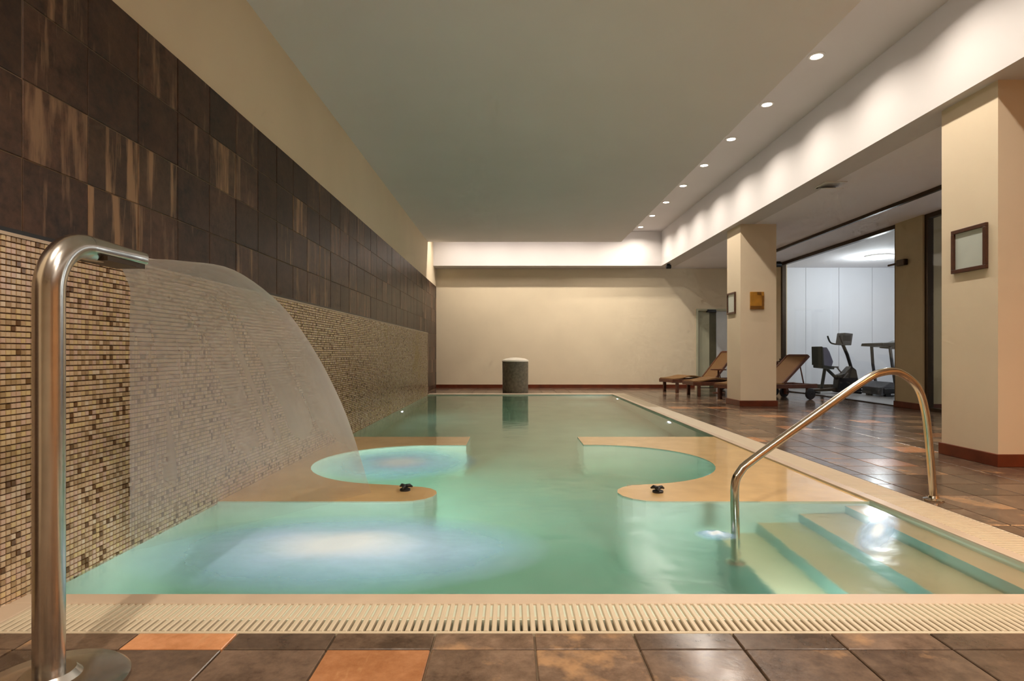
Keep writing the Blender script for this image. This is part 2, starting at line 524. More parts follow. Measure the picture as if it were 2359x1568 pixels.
# floor tiles: joints at x = 0.074 + k*0.317
TP = 0.317
def tile_mesh(w, d, t, name, gap=0.003):
    bm = bmesh.new()
    x0, x1, y0, y1 = gap, w-gap, gap, d-gap
    b = 0.0025
    lo = [bm.verts.new(p) for p in ((x0,y0,-t),(x1,y0,-t),(x1,y1,-t),(x0,y1,-t))]
    md = [bm.verts.new(p) for p in ((x0,y0,-b),(x1,y0,-b),(x1,y1,-b),(x0,y1,-b))]
    hi = [bm.verts.new(p) for p in ((x0+b,y0+b,0),(x1-b,y0+b,0),(x1-b,y1-b,0),(x0+b,y1-b,0))]
    bm.faces.new(hi)
    for i in range(4):
        j = (i+1) % 4
        bm.faces.new((lo[i], lo[j], md[j], md[i])); bm.faces.new((md[i], md[j], hi[j], hi[i]))
    return to_mesh(bm, name)
cells = []
def blocked(x0, x1, y0, y1):
    if x1 <= XT or x0 >= XG: return True
    for (a, b, c, d) in ((-9, XR+CO, YN-CO, YF+CO),):
        if x0 < b-1e-3 and x1 > a+1e-3 and y0 < d-1e-3 and y1 > c+1e-3:
            return (x0 >= a-1e-3 and x1 <= b+1e-3 and y0 >= c-1e-3 and y1 <= d+1e-3) or 'cut'
    return False
ky0 = 1.766
for i in range(-8, 22):
    for j in range(-4, 45):
        x0, x1 = 0.074 + i*TP, 0.074 + (i+1)*TP
        y0, y1 = ky0 + (j-1)*TP, ky0 + j*TP
        x0, x1 = max(x0, XT), min(x1, XG); y1 = min(y1, YW)
        if x1-x0 < 0.01 or y1-y0 < 0.01: continue
        # clip against the pool with its coping
        px0, px1, py0, py1 = XT, XR+CO, YN-CO, YF+CO
        if x0 < px1 and y0 < py1 and y1 > py0:
            if x1 > px1 + 0.01: x0 = px1
            elif y0 < py0 - 0.01: y1 = py0
            elif y1 > py1 + 0.01: y0 = py1
            else: continue
        if x1-x0 < 0.012 or y1-y0 < 0.012: continue
        if x0 < px1-1e-4 and x1 > px0 and y0 < py1-1e-4 and y1 > py0+1e-4: continue
        cells.append((x0, x1, y0, y1))
def px_size(c):
    x0, x1, y0, y1 = c
    yc = (y0+y1)/2; xc = (x0+x1)/2
    if y1 < 1.55: return 0
    if VPX + xc/max(yc, .3)*F_PX > W_PX+150 or VPX + xc/max(yc, .3)*F_PX < -150: return 0
    return F_PX*F_PX*EYE*(x1-x0)*(y1-y0)/yc**3
cells.sort(key=px_size, reverse=True)
shared = {}
rust_at = {(-1.19, 1.77), (-0.56, 1.45)}
for n, c in enumerate(cells[:296]):
    x0, x1, y0, y1 = c
    rust = (round(x0, 2), round(y0, 2)) in rust_at or (n > 40 and random.random() < 0.05)
    key = (round(x1-x0, 3), round(y1-y0, 3), rust)
    if key not in shared:
        me = tile_mesh(x1-x0, y1-y0, 0.012, 'tile'); me.materials.append(M['rust_floor'] if rust else M['slate_floor']); shared[key] = me
    o = link('tile', shared[key], None, fl); o.location = (x0, y0, 0)
bm = bmesh.new()
for x0, x1, y0, y1 in cells[296:]:
    add_box(bm, x0+.003, x1-.003, y0+.003, y1-.003, -0.012, 0.0)
o = link('tile_field', to_mesh(bm, 'tile_field'), M['slate_floor'], fl); o['kind'] = 'stuff'

# dark stone tiles of the left wall
WD, WH, ZTOP = 0.353, 0.31, 2.59
wall_tile = {}
yk = 2.275 - 3*WD; ci = 0
while yk < YW - 0.01:
    y1 = min(yk + WD, YW)
    rows = 5 if y1 < YF - 0.2 else 9
    for r in range(rows):
        z1 = ZTOP - r*WH; z0 = max(z1 - WH, 0.0)
        rust = (ci, r) in {(4, 2), (4, 3), (5, 2), (7, 1), (2, 0), (10, 2), (11, 1), (13, 2)}
        key = (round(y1-yk, 3), round(z1-z0, 3), rust)
        if key not in wall_tile:
            me = tile_mesh(y1-yk, z1-z0, 0.012, 'wall_tile', 0.002)
            me.transform(Matrix(((0, 0, 1, 0), (1, 0, 0, 0), (0, 1, 0, 0), (0, 0, 0, 1))))
            me.materials.append(M['rust_wall'] if rust else M['slate_wall']); wall_tile[key] = me
        o = link('wall_tile', wall_tile[key], None, wall_left); o.location = (XT + random.uniform(-0.0015, 0.0015), yk, z0)
    yk += WD; ci += 1
box_obj('grout_bed', (XT-0.013, XT-0.004, 2.275-3*WD, YW, 0, ZTOP), M['grout'], wall_left)

# low mosaic wall in front of it
ZM = 1.32
mw = struct('wall_mosaic', (XT-0.002, XM-0.005, 0.6, YF+0.02, -0.1, ZM), M['mortar'])
MPI = 0.0215
bm1 = bmesh.new(); g = 0.0017
def mos_verts(y, z):
    return [(XM-0.005, y+g, z+g), (XM-0.005, y+MPI-g, z+g), (XM-0.005, y+MPI-g, z+MPI-g), (XM-0.005, y+g, z+MPI-g),
            (XM, y+g*1.6, z+g*1.6), (XM, y+MPI-g*1.6, z+g*1.6), (XM, y+MPI-g*1.6, z+MPI-g*1.6), (XM, y+g*1.6, z+MPI-g*1.6)]
MF = ((4, 5, 6, 7), (0, 1, 5, 4), (1, 2, 6, 5), (2, 3, 7, 6), (3, 0, 4, 7))
vs, fs = [], []
ncol = int((YF + 0.02 - 1.3)/MPI); nrow = int((ZM + 0.06)/MPI)
me1 = bpy.data.meshes.new('mosaic_tile')
me1.from_pydata([(p[0]-XM, p[1]-0, p[2]-0) for p in mos_verts(0, 0)], [], MF)
me1.materials.append(M['mosaic'])
nsingle = 0
for i in range(ncol):
    y = 1.3 + i*MPI
    for j in range(nrow):
        z = ZM - (j+1)*MPI
        if z < -0.06: continue
        inview = y > 2.03 and abs(z - 0.62) < 0.62
        if inview and nsingle < 296 and y < 2.25:
            o = link('mosaic_tile', me1, None, mw); o.location = (XM, y, z); nsingle += 1
            continue
        k = len(vs)
        vs.extend(mos_verts(y, z)); fs.extend([tuple(k+q for q in f) for f in MF])
me = bpy.data.meshes.new('mosaic_field'); me.from_pydata(vs, [], fs)
o = link('mosaic_field', me, M['mosaic'], mw); o['kind'] = 'stuff'
# trim along its top and end; the black strip paints in a shadow gap
box_obj('top_edge', (XT-0.002, XM+0.002, 0.6, YF+0.022, ZM, ZM+0.012), M['coping'], mw)
box_obj('painted_shadow_gap', (XT-0.002, XT+0.02, 0.6, YF+0.02, ZM+0.012, ZM+0.05), M['black'], mw)
box_obj('end_strip', (XM-0.02, XM+0.003, YF+0.012, YF+0.024, 0, ZM), M['coping'], mw)

# columns with skirting and the pillar in the glass partition
def column(name, b, mat):
    c = struct(name, (b[0], b[1], b[2], b[3], 0.0, ZS), mat)
    e = 0.018
    box_obj('skirting', (b[0]-e, b[1]+e, b[2]-e, b[3]+e, 0.0, 0.10), M['skirt'], c, bevel=0.004)
    return c
column('column', (3.84, 4.44, 4.585, 5.185, 0, 0), M['column'])
column('column', (3.84, 4.44, 9.73, 10.33, 0, 0), M['column'])
column('column', (XG-0.03, XG+0.5, 9.07, 9.72, 0, 0), plain('olive_plaster', (0.48, 0.39, 0.24), 0.7, var=0.03))
struct('baseboard_far', (XT, 4.70, YW-0.018, YW, 0, 0.085), M['skirt'])
struct('baseboard_far_right', (5.80, XG, YW-0.018, YW, 0, 0.085), M['skirt'])
struct('wall_glass_end', (XG, XG+0.15, 13.9, YW, 0, ZS), M['wall'])

# far door
d1 = empty('door_1', (4.74, YW, 0)); d1['kind'] = 'structure'
box_obj('frame', (0.0, 0.05, -0.02, 0.16, 0, 2.02), M['door'], d1)
box_obj('frame', (0.96, 1.01, -0.02, 0.16, 0, 2.02), M['door'], d1)
box_obj('header', (0.05, 0.96, -0.02, 0.16, 1.97, 2.02), M['door'], d1)
lf = box_obj('leaf', (0.05, 0.36, 0.06, 0.10, 0.01, 1.97), M['door'], d1)
box_obj('edge_post', (0.36, 0.53, 0.05, 0.11, 0.01, 1.97), M['door_dark'], d1)
lf2 = box_obj('leaf', (0.53, 0.96, 0.06, 0.10, 0.01, 1.97), M['pale_leaf'], d1)
box_obj('closer', (0.28, 0.50, -0.05, 0.05, 1.93, 2.0), M['black'], d1)

# glass partition to the gym
w1 = empty('window_1', (XG, 0, 0)); w1['kind'] = 'structure'
for y0, y1 in ((9.74, 11.8), (11.8, 13.88)):
    box_obj('pane', (0.04, 0.05, y0+0.01, y1-0.01, 0.02, ZS-0.06), M['pane'], w1)
box_obj('pane', (0.04, 0.05, 5.42, 9.05, 0.02, ZS-0.06), M['pane'], w1)
box_obj('top_rail', (0.0, 0.09, 9.72, 13.9, ZS-0.07, ZS-0.001), M['dark_steel'], w1)
box_obj('top_rail', (0.0, 0.09, 5.4, 9.07, ZS-0.07, ZS-0.001), M['dark_steel'], w1)
box_obj('sill_rail', (0.0, 0.09, 5.4, 9.07, 0.001, 0.05), M['dark_steel'], w1)
box_obj('post', (0.0, 0.09, 13.82, 13.9, 0.001, ZS-0.07), M['dark_steel'], w1)
box_obj('post', (0.0, 0.09, 9.72, 9.78, 0.001, ZS-0.07), M['dark_steel'], w1)
box_obj('post', (0.0, 0.09, 9.0, 9.07, 0.05, ZS-0.07), M['dark_steel'], w1)
box_obj('threshold', (0.0, 0.09, 9.78, 13.82, 0.001, 0.015), M['dark_steel'], w1)

# curtain track on the ceiling
o = box_obj('ceiling_track', (5.51, 5.56, 5.5, 13.9, ZS-0.05, ZS), M['dark_steel'])
tag(o, 'long dark track fixed under the ceiling in front of the gym glass', 'track')

# ------------------------------------------------------------------ pool
basin = struct('pool_basin', (XM-0.1, XR+0.2, YN-0.2, YF+0.2, -1.55, -1.30), M['pool_tile'])
for b in ((XM-0.1, XR+0.2, YN-0.2, YN, -1.3, -0.005), (XM-0.1, XR+0.2, YF, YF+0.2, -1.3, -0.005),
          (XM-0.1, XM, YN, YF, -1.3, -0.055), (XR, XR+0.2, YN, YF, -1.3, -0.005)):
    box_obj('basin_wall', b, M['pool_tile'], basin)
def arc(cx, cy, r, a0, a1, n=20):
    return [(cx + r*math.cos(a0+(a1-a0)*k/n), cy + r*math.sin(a0+(a1-a0)*k/n)) for k in range(n+1)]
ZL = -0.012
left_bench = [(XM, 3.57), (-0.68, 3.57)] + arc(-0.68, 3.77, 0.20, -PI/2, PI/2, 8) + \
    [(-0.77, 4.00)] + arc(-0.77, 4.88, 0.86, -PI/2, -3*PI/2, 24)[1:] + [(-0.44, 5.74), (-0.44, 6.31), (XM, 6.31)]
right_bench = [(XR, 3.57), (XR, 6.31), (0.72, 6.31), (0.72, 5.76)] + arc(0.80, 4.89, 0.87, PI/2, -PI/2, 24) + \
    arc(0.92, 3.795, 0.225, PI/2, 3*PI/2, 8)
prism_obj('bench', left_bench, -1.3, ZL, M['ledge'], basin, M['pool_tile'])
prism_obj('bench', right_bench, -1.3, ZL, M['ledge'], basin, M['pool_tile'])
xs = [XR, 2.05, 1.77, 1.51, 1.26]; zs = [-0.10, -0.28, -0.46, -0.64]
for k in range(4):
    prism_obj('step', [(xs[k+1], YN), (xs[k], YN), (xs[k], 3.57), (xs[k+1], 3.57)], -1.3, zs[k], M['step'], basin, M['riser'])

# water body: closed, its skin is the pool surface
bm = bmesh.new(); add_box(bm, XM-0.004, XR+0.004, YN-0.004, YF+0.004, -1.31, -0.02)
o = link('pool_water', to_mesh(bm, 'pool_water'), M['water'])
tag(o, 'clear green pool water, churned by the cascade and calm at the far end', 'water', kind='stuff')

# coping lips and overflow grates
def strip(name, b, m): return struct(name, b, m, bevel=0.004)
LIP = 0.085
strip('pool_lip_near', (XM, XR+0.001, YN-LIP, YN-0.001, -0.05, 0.002), M['coping'])
strip('pool_lip_right', (XR+0.001, XR+0.07, YN-LIP, YF+CO, -0.05, 0.002), M['coping'])
strip('pool_lip_far', (XM, XR+0.001, YF+0.001, YF+CO, -0.05, 0.002), M['coping'])
struct('overflow_channel_near', (XT, XR+CO, YN-CO, YN-LIP, -0.10, -0.055), M['channel'])
struct('overflow_channel_right', (XR+0.07, XR+CO, YN-LIP, YF+CO, -0.10, -0.055), M['channel'])
strip('pool_edge_near', (XT, XR+CO, YN-CO, YN-CO+0.012, -0.06, 0.001), M['grate'])
strip('pool_edge_right', (XR+CO-0.012, XR+CO, YN-CO+0.012, YF+CO, -0.06, 0.001), M['grate'])
strip('pool_corner', (XR+0.07, XR+CO-0.012, YN-CO+0.012, YN-LIP, -0.05, 0.002), M['coping'])
strip('pool_edge_left', (XT, XM+0.10, YN-CO+0.012, YN-LIP, -0.05, 0.002), M['coping'])

def slat_mesh(length, w=0.0165):
    bm = bmesh.new()
    h, b = 0.022, 0.003
    prof = [(-w/2, -h), (w/2, -h), (w/2, -b), (w/2-b, 0), (-w/2+b, 0), (-w/2, -b)]
    a = [bm.verts.new((x, 0, z)) for x, z in prof]; c = [bm.verts.new((x, length, z)) for x, z in prof]
    bm.faces.new(a); bm.faces.new(c[::-1])
    for i in range(6): bm.faces.new((a[i], c[i], c[(i+1) % 6], a[(i+1) % 6]))
    bmesh.ops.recalc_face_normals(bm, faces=bm.faces[:])
    return to_mesh(bm, 'slat')
SP = 0.0255
gn = empty('overflow_grate', (0, YN-CO+0.012, 0))
tag(gn, 'cream slatted overflow grate along the near pool edge in the foreground', 'grate', 'overflow grates')
sm = slat_mesh(CO-LIP-0.012)
sx = XM + 0.10 + SP/2
while sx < XR + 0.07:
    o = link('slat', sm, M['grate'], gn); o.location = (sx, 0, 0.001); sx += SP
box_obj('cross_bar', (XM+0.10, XR+0.07, 0.098, 0.110, -0.024, -0.004), M['grate'], gn)
gr = empty('overflow_grate', (XR+0.07, YN-LIP, 0))
tag(gr, 'cream slatted overflow grate along the right pool edge beside the deck', 'grate', 'overflow grates')
sm2 = slat_mesh(CO-0.07-0.012, 0.0125)
sm2.transform(Matrix.Rotation(-PI/2, 4, 'Z'))
sy, k = SP/2, 0
bm = bmesh.new()
while sy < YF+CO-YN+LIP:
    if k < 296:
        o = link('slat', sm2, M['grate'], gr); o.location = (0, sy, 0.001)
    else:
        add_box(bm, 0, CO-0.07-0.012, sy-0.00625, sy+0.00625, -0.02, 0.001)
    sy += SP; k += 1
o = link('slat_run', to_mesh(bm, 'slat_run'), M['grate'], gr); o['kind'] = 'stuff'
box_obj('cross_bar', (0.105, 0.117, 0, YF+CO-YN+LIP, -0.024, -0.004), M['grate'], gr)

# ------------------------------------------------------------------ lamps
def downlight(loc, label, power, col, cone=None, grp='downlights in the ceiling trough', r=0.055):
    t = empty('downlight', loc)
    tag(t, label, 'lamp', grp)
    lathe_obj('trim_ring', [(r*1.0, 0.0), (r*1.45, 0.0), (r*1.45, -0.006), (r*1.1, -0.012), (r*1.0, -0.006), (r, 0.0)], M['trim_white'], t, 20)
    lathe_obj('lens', [(0, -0.001), (r*0.98, -0.001), (r*0.98, -0.010), (r*0.6, -0.016), (0, -0.018)], M['lamp_on'], t, 20)
    if cone is None:
        ld = bpy.data.lights.new('lamp_light', 'AREA')
        ld.energy = power*0.112; ld.color = col; ld.shape = 'DISK'; ld.size = 0.08; ld.spread = math.radians(150)
    else:
        ld = bpy.data.lights.new('lamp_light', 'SPOT')
        ld.energy = power; ld.color = col; ld.spot_size = math.radians(cone); ld.spot_blend = 1.0; ld.shadow_soft_size = 0.03
    lo = bpy.data.objects.new('lamp_light', ld); COL.objects.link(lo); lo.parent = t; lo.location = (0, 0, -0.03)
    return t
ord_w = ['farthest', 'second farthest', 'third farthest', 'fourth farthest', 'fifth farthest', 'sixth farthest', 'seventh farthest', 'eighth farthest', 'ninth farthest']
for k in range(14):
    y = 13.86 - 1.14*k
    if y < -2.5: break
    downlight((3.09, y, ZT), ('%s round downlight of the row beside the right beam' % ord_w[k]) if k < 9 else 'round downlight of the trough row above and behind the viewer', DOWN_W, SOFT)
for k in range(5):
    downlight((-1.3 + 0.95*k, 13.56, ZT), 'round downlight hidden in the trough before the far beam', DOWN_W*1.0, SOFT)
for k, xx in enumerate((-1.0, 0.5, 1.9)):  # unseen lamps added to brighten the left wall and mosaic
    downlight((xx, 0.6, ZC), '%s added fill downlight of three in the pool ceiling above the viewer' % ('left', 'middle', 'right')[k], DECK_W, WARM, 150, 'added fill downlights above the viewer')
# warm lamps of the lounge side, near the viewer
for xx, yy in ((5.2, 1.9), (5.2, -0.8)):
    downlight((xx, yy, ZS), 'warm round downlight in the lounge ceiling beside the near column', WARM_W, (1.0, 0.42, 0.14), 150, 'lounge downlights')

downlight((5.1, 6.5, ZS), 'round fill downlight added to the lounge ceiling, hidden behind the near column', 70.0, WARM, 160, 'lounge downlights')  # out-of-sight lamp added to lift the dark lounge ceiling
# gym ceiling lamp in view, then an unseen one added as fill light
for xx, yy, lb in ((8.14, 12.86, 'round white ceiling lamp shining in view through the gym glass'), (9.0, 9.2, 'added round gym fill lamp hidden behind the olive pillar and near column')):
    t = empty('ceiling_lamp', (xx, yy, ZS)); tag(t, lb, 'lamp', 'gym ceiling lamps')
    lathe_obj('housing', [(0, 0), (0.27, 0), (0.27, -0.03), (0.25, -0.04)], M['trim_white'], t, 28)
    lathe_obj('diffuser', [(0.25, -0.035), (0.24, -0.06), (0.16, -0.075), (0, -0.08)], M['gym_lamp_on'], t, 28)
    ld = bpy.data.lights.new('gym_light', 'POINT'); ld.energy = GYM_W; ld.color = (0.93, 0.96, 1.0); ld.shadow_soft_size = 0.15
    lo = bpy.data.objects.new('gym_light', ld); COL.objects.link(lo); lo.parent = t; lo.location = (0, 0, -0.3)

# air outlet in the lounge ceiling
t = empty('ceiling_vent', (4.09, 7.44, ZS)); tag(t, 'small ceiling vent with a tilted flap in the lounge ceiling', 'vent')
box_obj('rim', (-0.14, 0.14, -0.14, 0.14, -0.012, 0.0), M['trim_white'], t, bevel=0.004)
bm = bmesh.new(); add_box(bm, -0.11, 0.11, -0.10, 0.10, -0.008, 0.0, Matrix.Translation((0, 0, -0.045)) @ Matrix.Rotation(0.25, 4, 'X'))
link('flap', to_mesh(bm, 'flap'), M['trim_white'], t)
box_obj('slot', (-0.12, 0.12, 0.10, 0.13, -0.02, -0.012), M['door_dark'], t)

# pool lamps
def pool_lamp(loc, nrm, label, power=POOL_W, r=0.06, size=None):
    t = empty('pool_light', loc); tag(t, label, 'lamp', 'underwater lamps')
    t.rotation_euler = Vector((0, 0, 1)).rotation_difference(Vector(nrm)).to_euler()
    lathe_obj('bezel', [(r, 0), (r*1.5, 0), (r*1.5, 0.008), (r*1.1, 0.016), (r, 0.010)], M['steel'], t, 24)
    lathe_obj('lens', [(r, 0.006), (r*0.7, 0.014), (0, 0.018)], M['pool_lamp_on'], t, 24)
    ld = bpy.data.lights.new('pool_lamp_light', 'AREA'); ld.energy = power; ld.color = COOL; ld.shape = 'DISK'; ld.size = size or r*2
    lo = bpy.data.objects.new('pool_lamp_light', ld); COL.objects.link(lo); lo.parent = t; lo.location = (0, 0, 0.025); lo.rotation_euler = (PI, 0, 0)
    return t
pool_lamp((XR-0.001, 8.0, -0.30), (-1, 0, 0), 'round pool lamp on the right wall beyond the bench')
pool_lamp((XR-0.001, 11.9, -0.30), (-1, 0, 0), 'round pool lamp on the right wall near the far corner')
a = -0.35
pool_lamp((0.80+0.865*math.cos(a), 4.89+0.865*math.sin(a), -0.26), (-math.cos(a), -math.sin(a), 0), 'round pool lamp inside the right curved bench', POOL_W*0.4, r=0.05)
a = -0.62*PI
pool_lamp((-0.77+0.855*math.cos(a), 4.88+0.855*math.sin(a), -0.35), (-math.cos(a), -math.sin(a), 0), 'hidden round fill lamp added inside the left curved bench', POOL_W*4.0)  # added facing away from the camera to brighten the bay
pool_lamp((-0.95, YN+0.001, -0.45), (0, 1, 0), 'unseen round fill lamp added on the near wall below the cascade', POOL_W*1.7)  # added below the line of sight to light the churned water
pool_lamp((1.05, YN+0.001, -0.40), (0, 1, 0), 'unseen round fill lamp added on the near wall beside the steps', POOL_W*1.6)  # unseen, put in to whiten the lowest tread
pool_lamp((XM+0.001, 9.5, -0.40), (1, 0, 0), 'round pool lamp on the left wall beyond the bench')

# ------------------------------------------------------------------ cascade spout
sp = empty('cascade_spout', (-1.235, 1.555, 0)); tag(sp, 'tall curved steel cascade spout at the near left pool corner', 'fountain')
lathe_obj('base_flange', [(0, 0), (0.185, 0), (0.185, 0.012), (0.170, 0.024), (0.075, 0.034), (0.06, 0.05), (0, 0.05)], M['steel'], sp, 48)
path = [(0, 0, 0.03), (0, 0, 0.55), (0, 0, 1.062)]
R = 0.13
for k in range(1, 13):
    a = PI/2*k/12
    path.append((0, R - R*math.cos(a), 1.062 + R*1.1*math.sin(a)))
post = tube_obj('post', path, 0.0365, M['steel'], sp, 32)
# flattened mouth: loft from the round pipe to a wide slot
bm = bmesh.new()
rings = []
for k in range(9):
    t_ = k/8; s_ = t_*t_*(3-2*t_)
    yy = R + 0.215*t_
    zc = 1.062 + R*1.1
    hw = 0.0365*(1-s_) + 0.052*s_; hh = 0.0365*(1-s_) + 0.024*s_
    ring = []
    for q in range(32):
        an = 2*PI*q/32
        e = 1.0 - 0.45*s_
        cx = math.copysign(abs(math.cos(an))**e, math.cos(an)); cz = math.copysign(abs(math.sin(an))**e, math.sin(an))
        ring.append(bm.verts.new((hw*cx, yy, zc + hh*cz + 0.028*s_*0)))
    rings.append(ring)
for ra, rb in zip(rings, rings[1:]):
    for q in range(32): bm.faces.new((ra[q], ra[(q+1) % 32], rb[(q+1) % 32], rb[q]))
bm.faces.new(rings[0]); bm.faces.new(rings[-1][::-1])
bmesh.ops.recalc_face_normals(bm, faces=bm.faces[:])
link('spout', to_mesh(bm, 'spout', True, 0.9), M['steel'], sp)
box_obj('slot_lip', (-0.046, 0.046, R+0.03, R+0.205, 1.172, 1.186), M['dark_steel'], sp)

# falling sheet of water, fanned out between two edge streams
lipz = 1.205
right_pts = [(-1.235+0.05, 1.90, lipz), P(420, 601, 2.10), P(540, 622, 2.42), P(640, 694, 2.85), P(700, 768, 3.08), P(752, 855, 3.30), P(797, 952, 3.50), P(830, 1050, 3.68), P(856, 1135, 3.80)]
right_pts[-1].z = -0.02
left_pts = [(-1.235-0.05, 1.90, lipz)]
for k, (d_, z_) in enumerate([(2.05, 1.13), (2.2, 1.04), (2.33, 0.88), (2.44, 0.68), (2.53, 0.46), (2.60, 0.24), (2.655, 0.08), (2.69, -0.02)]):
    left_pts.append(((300-VPX)*d_/F_PX, d_, z_))
Rc = bez(right_pts, 5); Lc = bez(left_pts, 5)
NU = 40
verts, faces, uvs = [], [], []
nt_ = len(Rc)
TH = 0.004
for side in (0, 1):
    for i in range(nt_):
        for j in range(NU+1):
            u = j/NU
            p = Lc[i].lerp(Rc[i], u)
            s = i/(nt_-1)
            rip = 0.006*s*math.sin(u*55+1.3*math.sin(9*u))
            p = p + Vector((0, rip, 0.012*math.sin(u*PI)*(1-s))) + Vector((0, -1, 0))*(TH*side)
            verts.append(p); uvs.append((u, s))
n1 = nt_*(NU+1)
for i in range(nt_-1):
    for j in range(NU):
        a = i*(NU+1)+j
        faces.append((a, a+1, a+NU+2, a+NU+1))
        faces.append((n1+a, n1+a+NU+1, n1+a+NU+2, n1+a+1))
me = bpy.data.meshes.new('water_curtain'); me.from_pydata(verts, [], faces)
uvl = me.uv_layers.new(name='UVMap')
for l in me.loops: uvl.data[l.index].uv = uvs[l.vertex_index]
for p in me.polygons: p.use_smooth = True
o = link('water_curtain', me, M['veil'])
tag(o, 'thin veil of water arching from the steel spout into the pool', 'water')

def foam(loc, rx, ry, rz, h, label):
    n = 28; vs, fs, uv = [], [], []
    for i in range(n+1):
        for j in range(n+1):
            a, b_ = -1+2*i/n, -1+2*j/n
            # square to disc
            q = a*math.sqrt(1-b_*b_/2); w = b_*math.sqrt(1-a*a/2)
            r2 = min(1, q*q+w*w)
            lump = 0.6+0.4*math.sin(7*q+3*w)*math.cos(5*w-4*q)
            vs.append((q*rx, w*ry, h*(1-r2)**2*lump)); uv.append((q, w))
    for i in range(n):
        for j in range(n):
            k = i*(n+1)+j; fs.append((k, k+n+1, k+n+2, k+1))
    me = bpy.data.meshes.new('foam_patch'); me.from_pydata(vs, [], fs)
    ul = me.uv_layers.new(name='UVMap')
    for l in me.loops: ul.data[l.index].uv = uv[l.vertex_index]
    for p in me.polygons: p.use_smooth = True
    o = link('foam_patch', me, M['foam']); o.location = loc; o.rotation_euler = (0, 0, rz)
    tag(o, label, 'foam')
foam((-0.80, 2.74, -0.017), 1.0, 0.57, 0.0, 0.04, 'broad bluish white foam where the cascade lands in the pool')
foam((-0.93, 4.88, -0.018), 0.66, 0.72, 0.0, 0.004, 'pale blue bubbling water inside the left curved bench')
foam((1.03, 2.93, -0.017), 0.11, 0.09, 0.0, 0.02, 'small white foam ring around the foot of the handrail')
foam((1.88, 2.98, -0.017), 0.46, 0.09, math.atan2(0.69, 0.55), 0.02, 'narrow streak of white foam over the pool steps')

# ------------------------------------------------------------------ handrail
hr = empty('handrail', (2.58, 3.55, 0)); tag(hr, 'bent steel handrail from the deck down to the pool steps', 'handrail')
A = Vector((2.58, 3.55, 0.0)); B = Vector((1.16, 2.97, -0.46))
def on_rail(px_, py_):
    """point of the rail plane (vertical plane through both feet) seen at a pixel"""
    dr = Vector(((px_-VPX)/F_PX, 1.0, -(py_-VPY)/F_PX))
    nrm = (B-A).cross(Vector((0, 0, 1)))
    o_ = Vector((0, 0, EYE))
    t_ = (A-o_).dot(nrm)/dr.dot(nrm)
    return o_ + dr*t_
seq = [A + Vector((0, 0, 0.0)), on_rail(2142, 1040), on_rail(2131, 945), on_rail(2112, 890), on_rail(2072, 858), on_rail(2030, 858), on_rail(1985, 880),
       on_rail(1860, 968), on_rail(1735, 1058), on_rail(1706, 1085), on_rail(1693, 1120), on_rail(1694, 1215)]
pts = bez(seq, 6)
pts.append(Vector((pts[-1].x, pts[-1].y, -0.46)))
tube_obj('tube', [p - A for p in pts], 0.0215, M['rail_steel'], hr, 18).location = (0, 0, 0)
lathe_obj('flange', [(0, 0), (0.055, 0), (0.055, 0.008), (0.03, 0.016), (0.024, 0.03), (0, 0.03)], M['rail_steel'], hr, 28)
foot = pts[-1] - A
lathe_obj('flange', [(0, 0), (0.05, 0), (0.05, 0.008), (0.03, 0.016), (0, 0.016)], M['rail_steel'], hr, 24, loc=(foot.x, foot.y, foot.z + 0.0))

# air valves on the benches
def valve(loc, label):
    t = empty('air_valve', loc); tag(t, label, 'valve', 'air valves on the benches')
    lathe_obj('stem', [(0, 0), (0.035, 0), (0.035, 0.012), (0.014, 0.02), (0.012, 0.03), (0, 0.03)], M['black'], t, 18)
    bm = bmesh.new()
    for k in range(3):
        an = 2*PI*k/3 + 0.4
        add_tube(bm, [(0, 0, 0.03), (0.03*math.cos(an), 0.03*math.sin(an), 0.032), (0.048*math.cos(an), 0.048*math.sin(an), 0.022)], 0.01, 8, True, [0.012, 0.012, 0.006])
    link('knob', to_mesh(bm, 'knob', True), M['black'], t)
valve((0.96, 3.80, ZL), 'black three armed valve knob on the right bench')
valve((-0.70, 3.85, ZL), 'black three armed valve knob on the left bench')

# ------------------------------------------------------------------ framed notices, plaque, small fittings
def notice(loc, label):
    t = empty('framed_notice', loc); tag(t, label, 'picture', 'framed notices on the columns')
    w, h, f = 0.185, 0.185, 0.032
    for nm, b in (('frame_rail', (-0.025, 0, -w, w, h-f, h)), ('frame_rail', (-0.025, 0, -w, w, -h, -h+f)),
                  ('frame_stile', (-0.025, 0, -w, -w+f, -h+f, h-f)), ('frame_stile', (-0.025, 0, w-f, w, -h+f, h-f))):
        box_obj(nm, b, M['frame'], t, bevel=0.003)
    box_obj('paper', (-0.008, 0, -w+f, w-f, -h+f, h-f), M['paper'], t)
    box_obj('pane', (-0.013, -0.010, -w+f, w-f, -h+f, h-f), M['pane'], t)
    return t
notice((3.84, 4.862, 1.765), 'dark framed white notice on the near column')
notice((3.84, 10.11, 1.755), 'dark framed white notice on the far column')
t = empty('plaque', (4.11, 9.73, 1.77)); tag(t, 'golden orange plaque on the front of the far column', 'plaque')
box_obj('board', (-0.115, 0.115, -0.03, 0, -0.145, 0.145), M['gold'], t, bevel=0.006)
box_obj('top_clip', (0.0, 0.06, -0.045, -0.03, 0.10, 0.14), M['gold_dark'], t)
box_obj('bottom_band', (-0.115, 0.10, -0.038, -0.03, -0.14, -0.09), M['gold_dark'], t)
box_obj('side_band', (0.075, 0.11, -0.036, -0.03, -0.09, 0.08), M['gold_dark'], t)

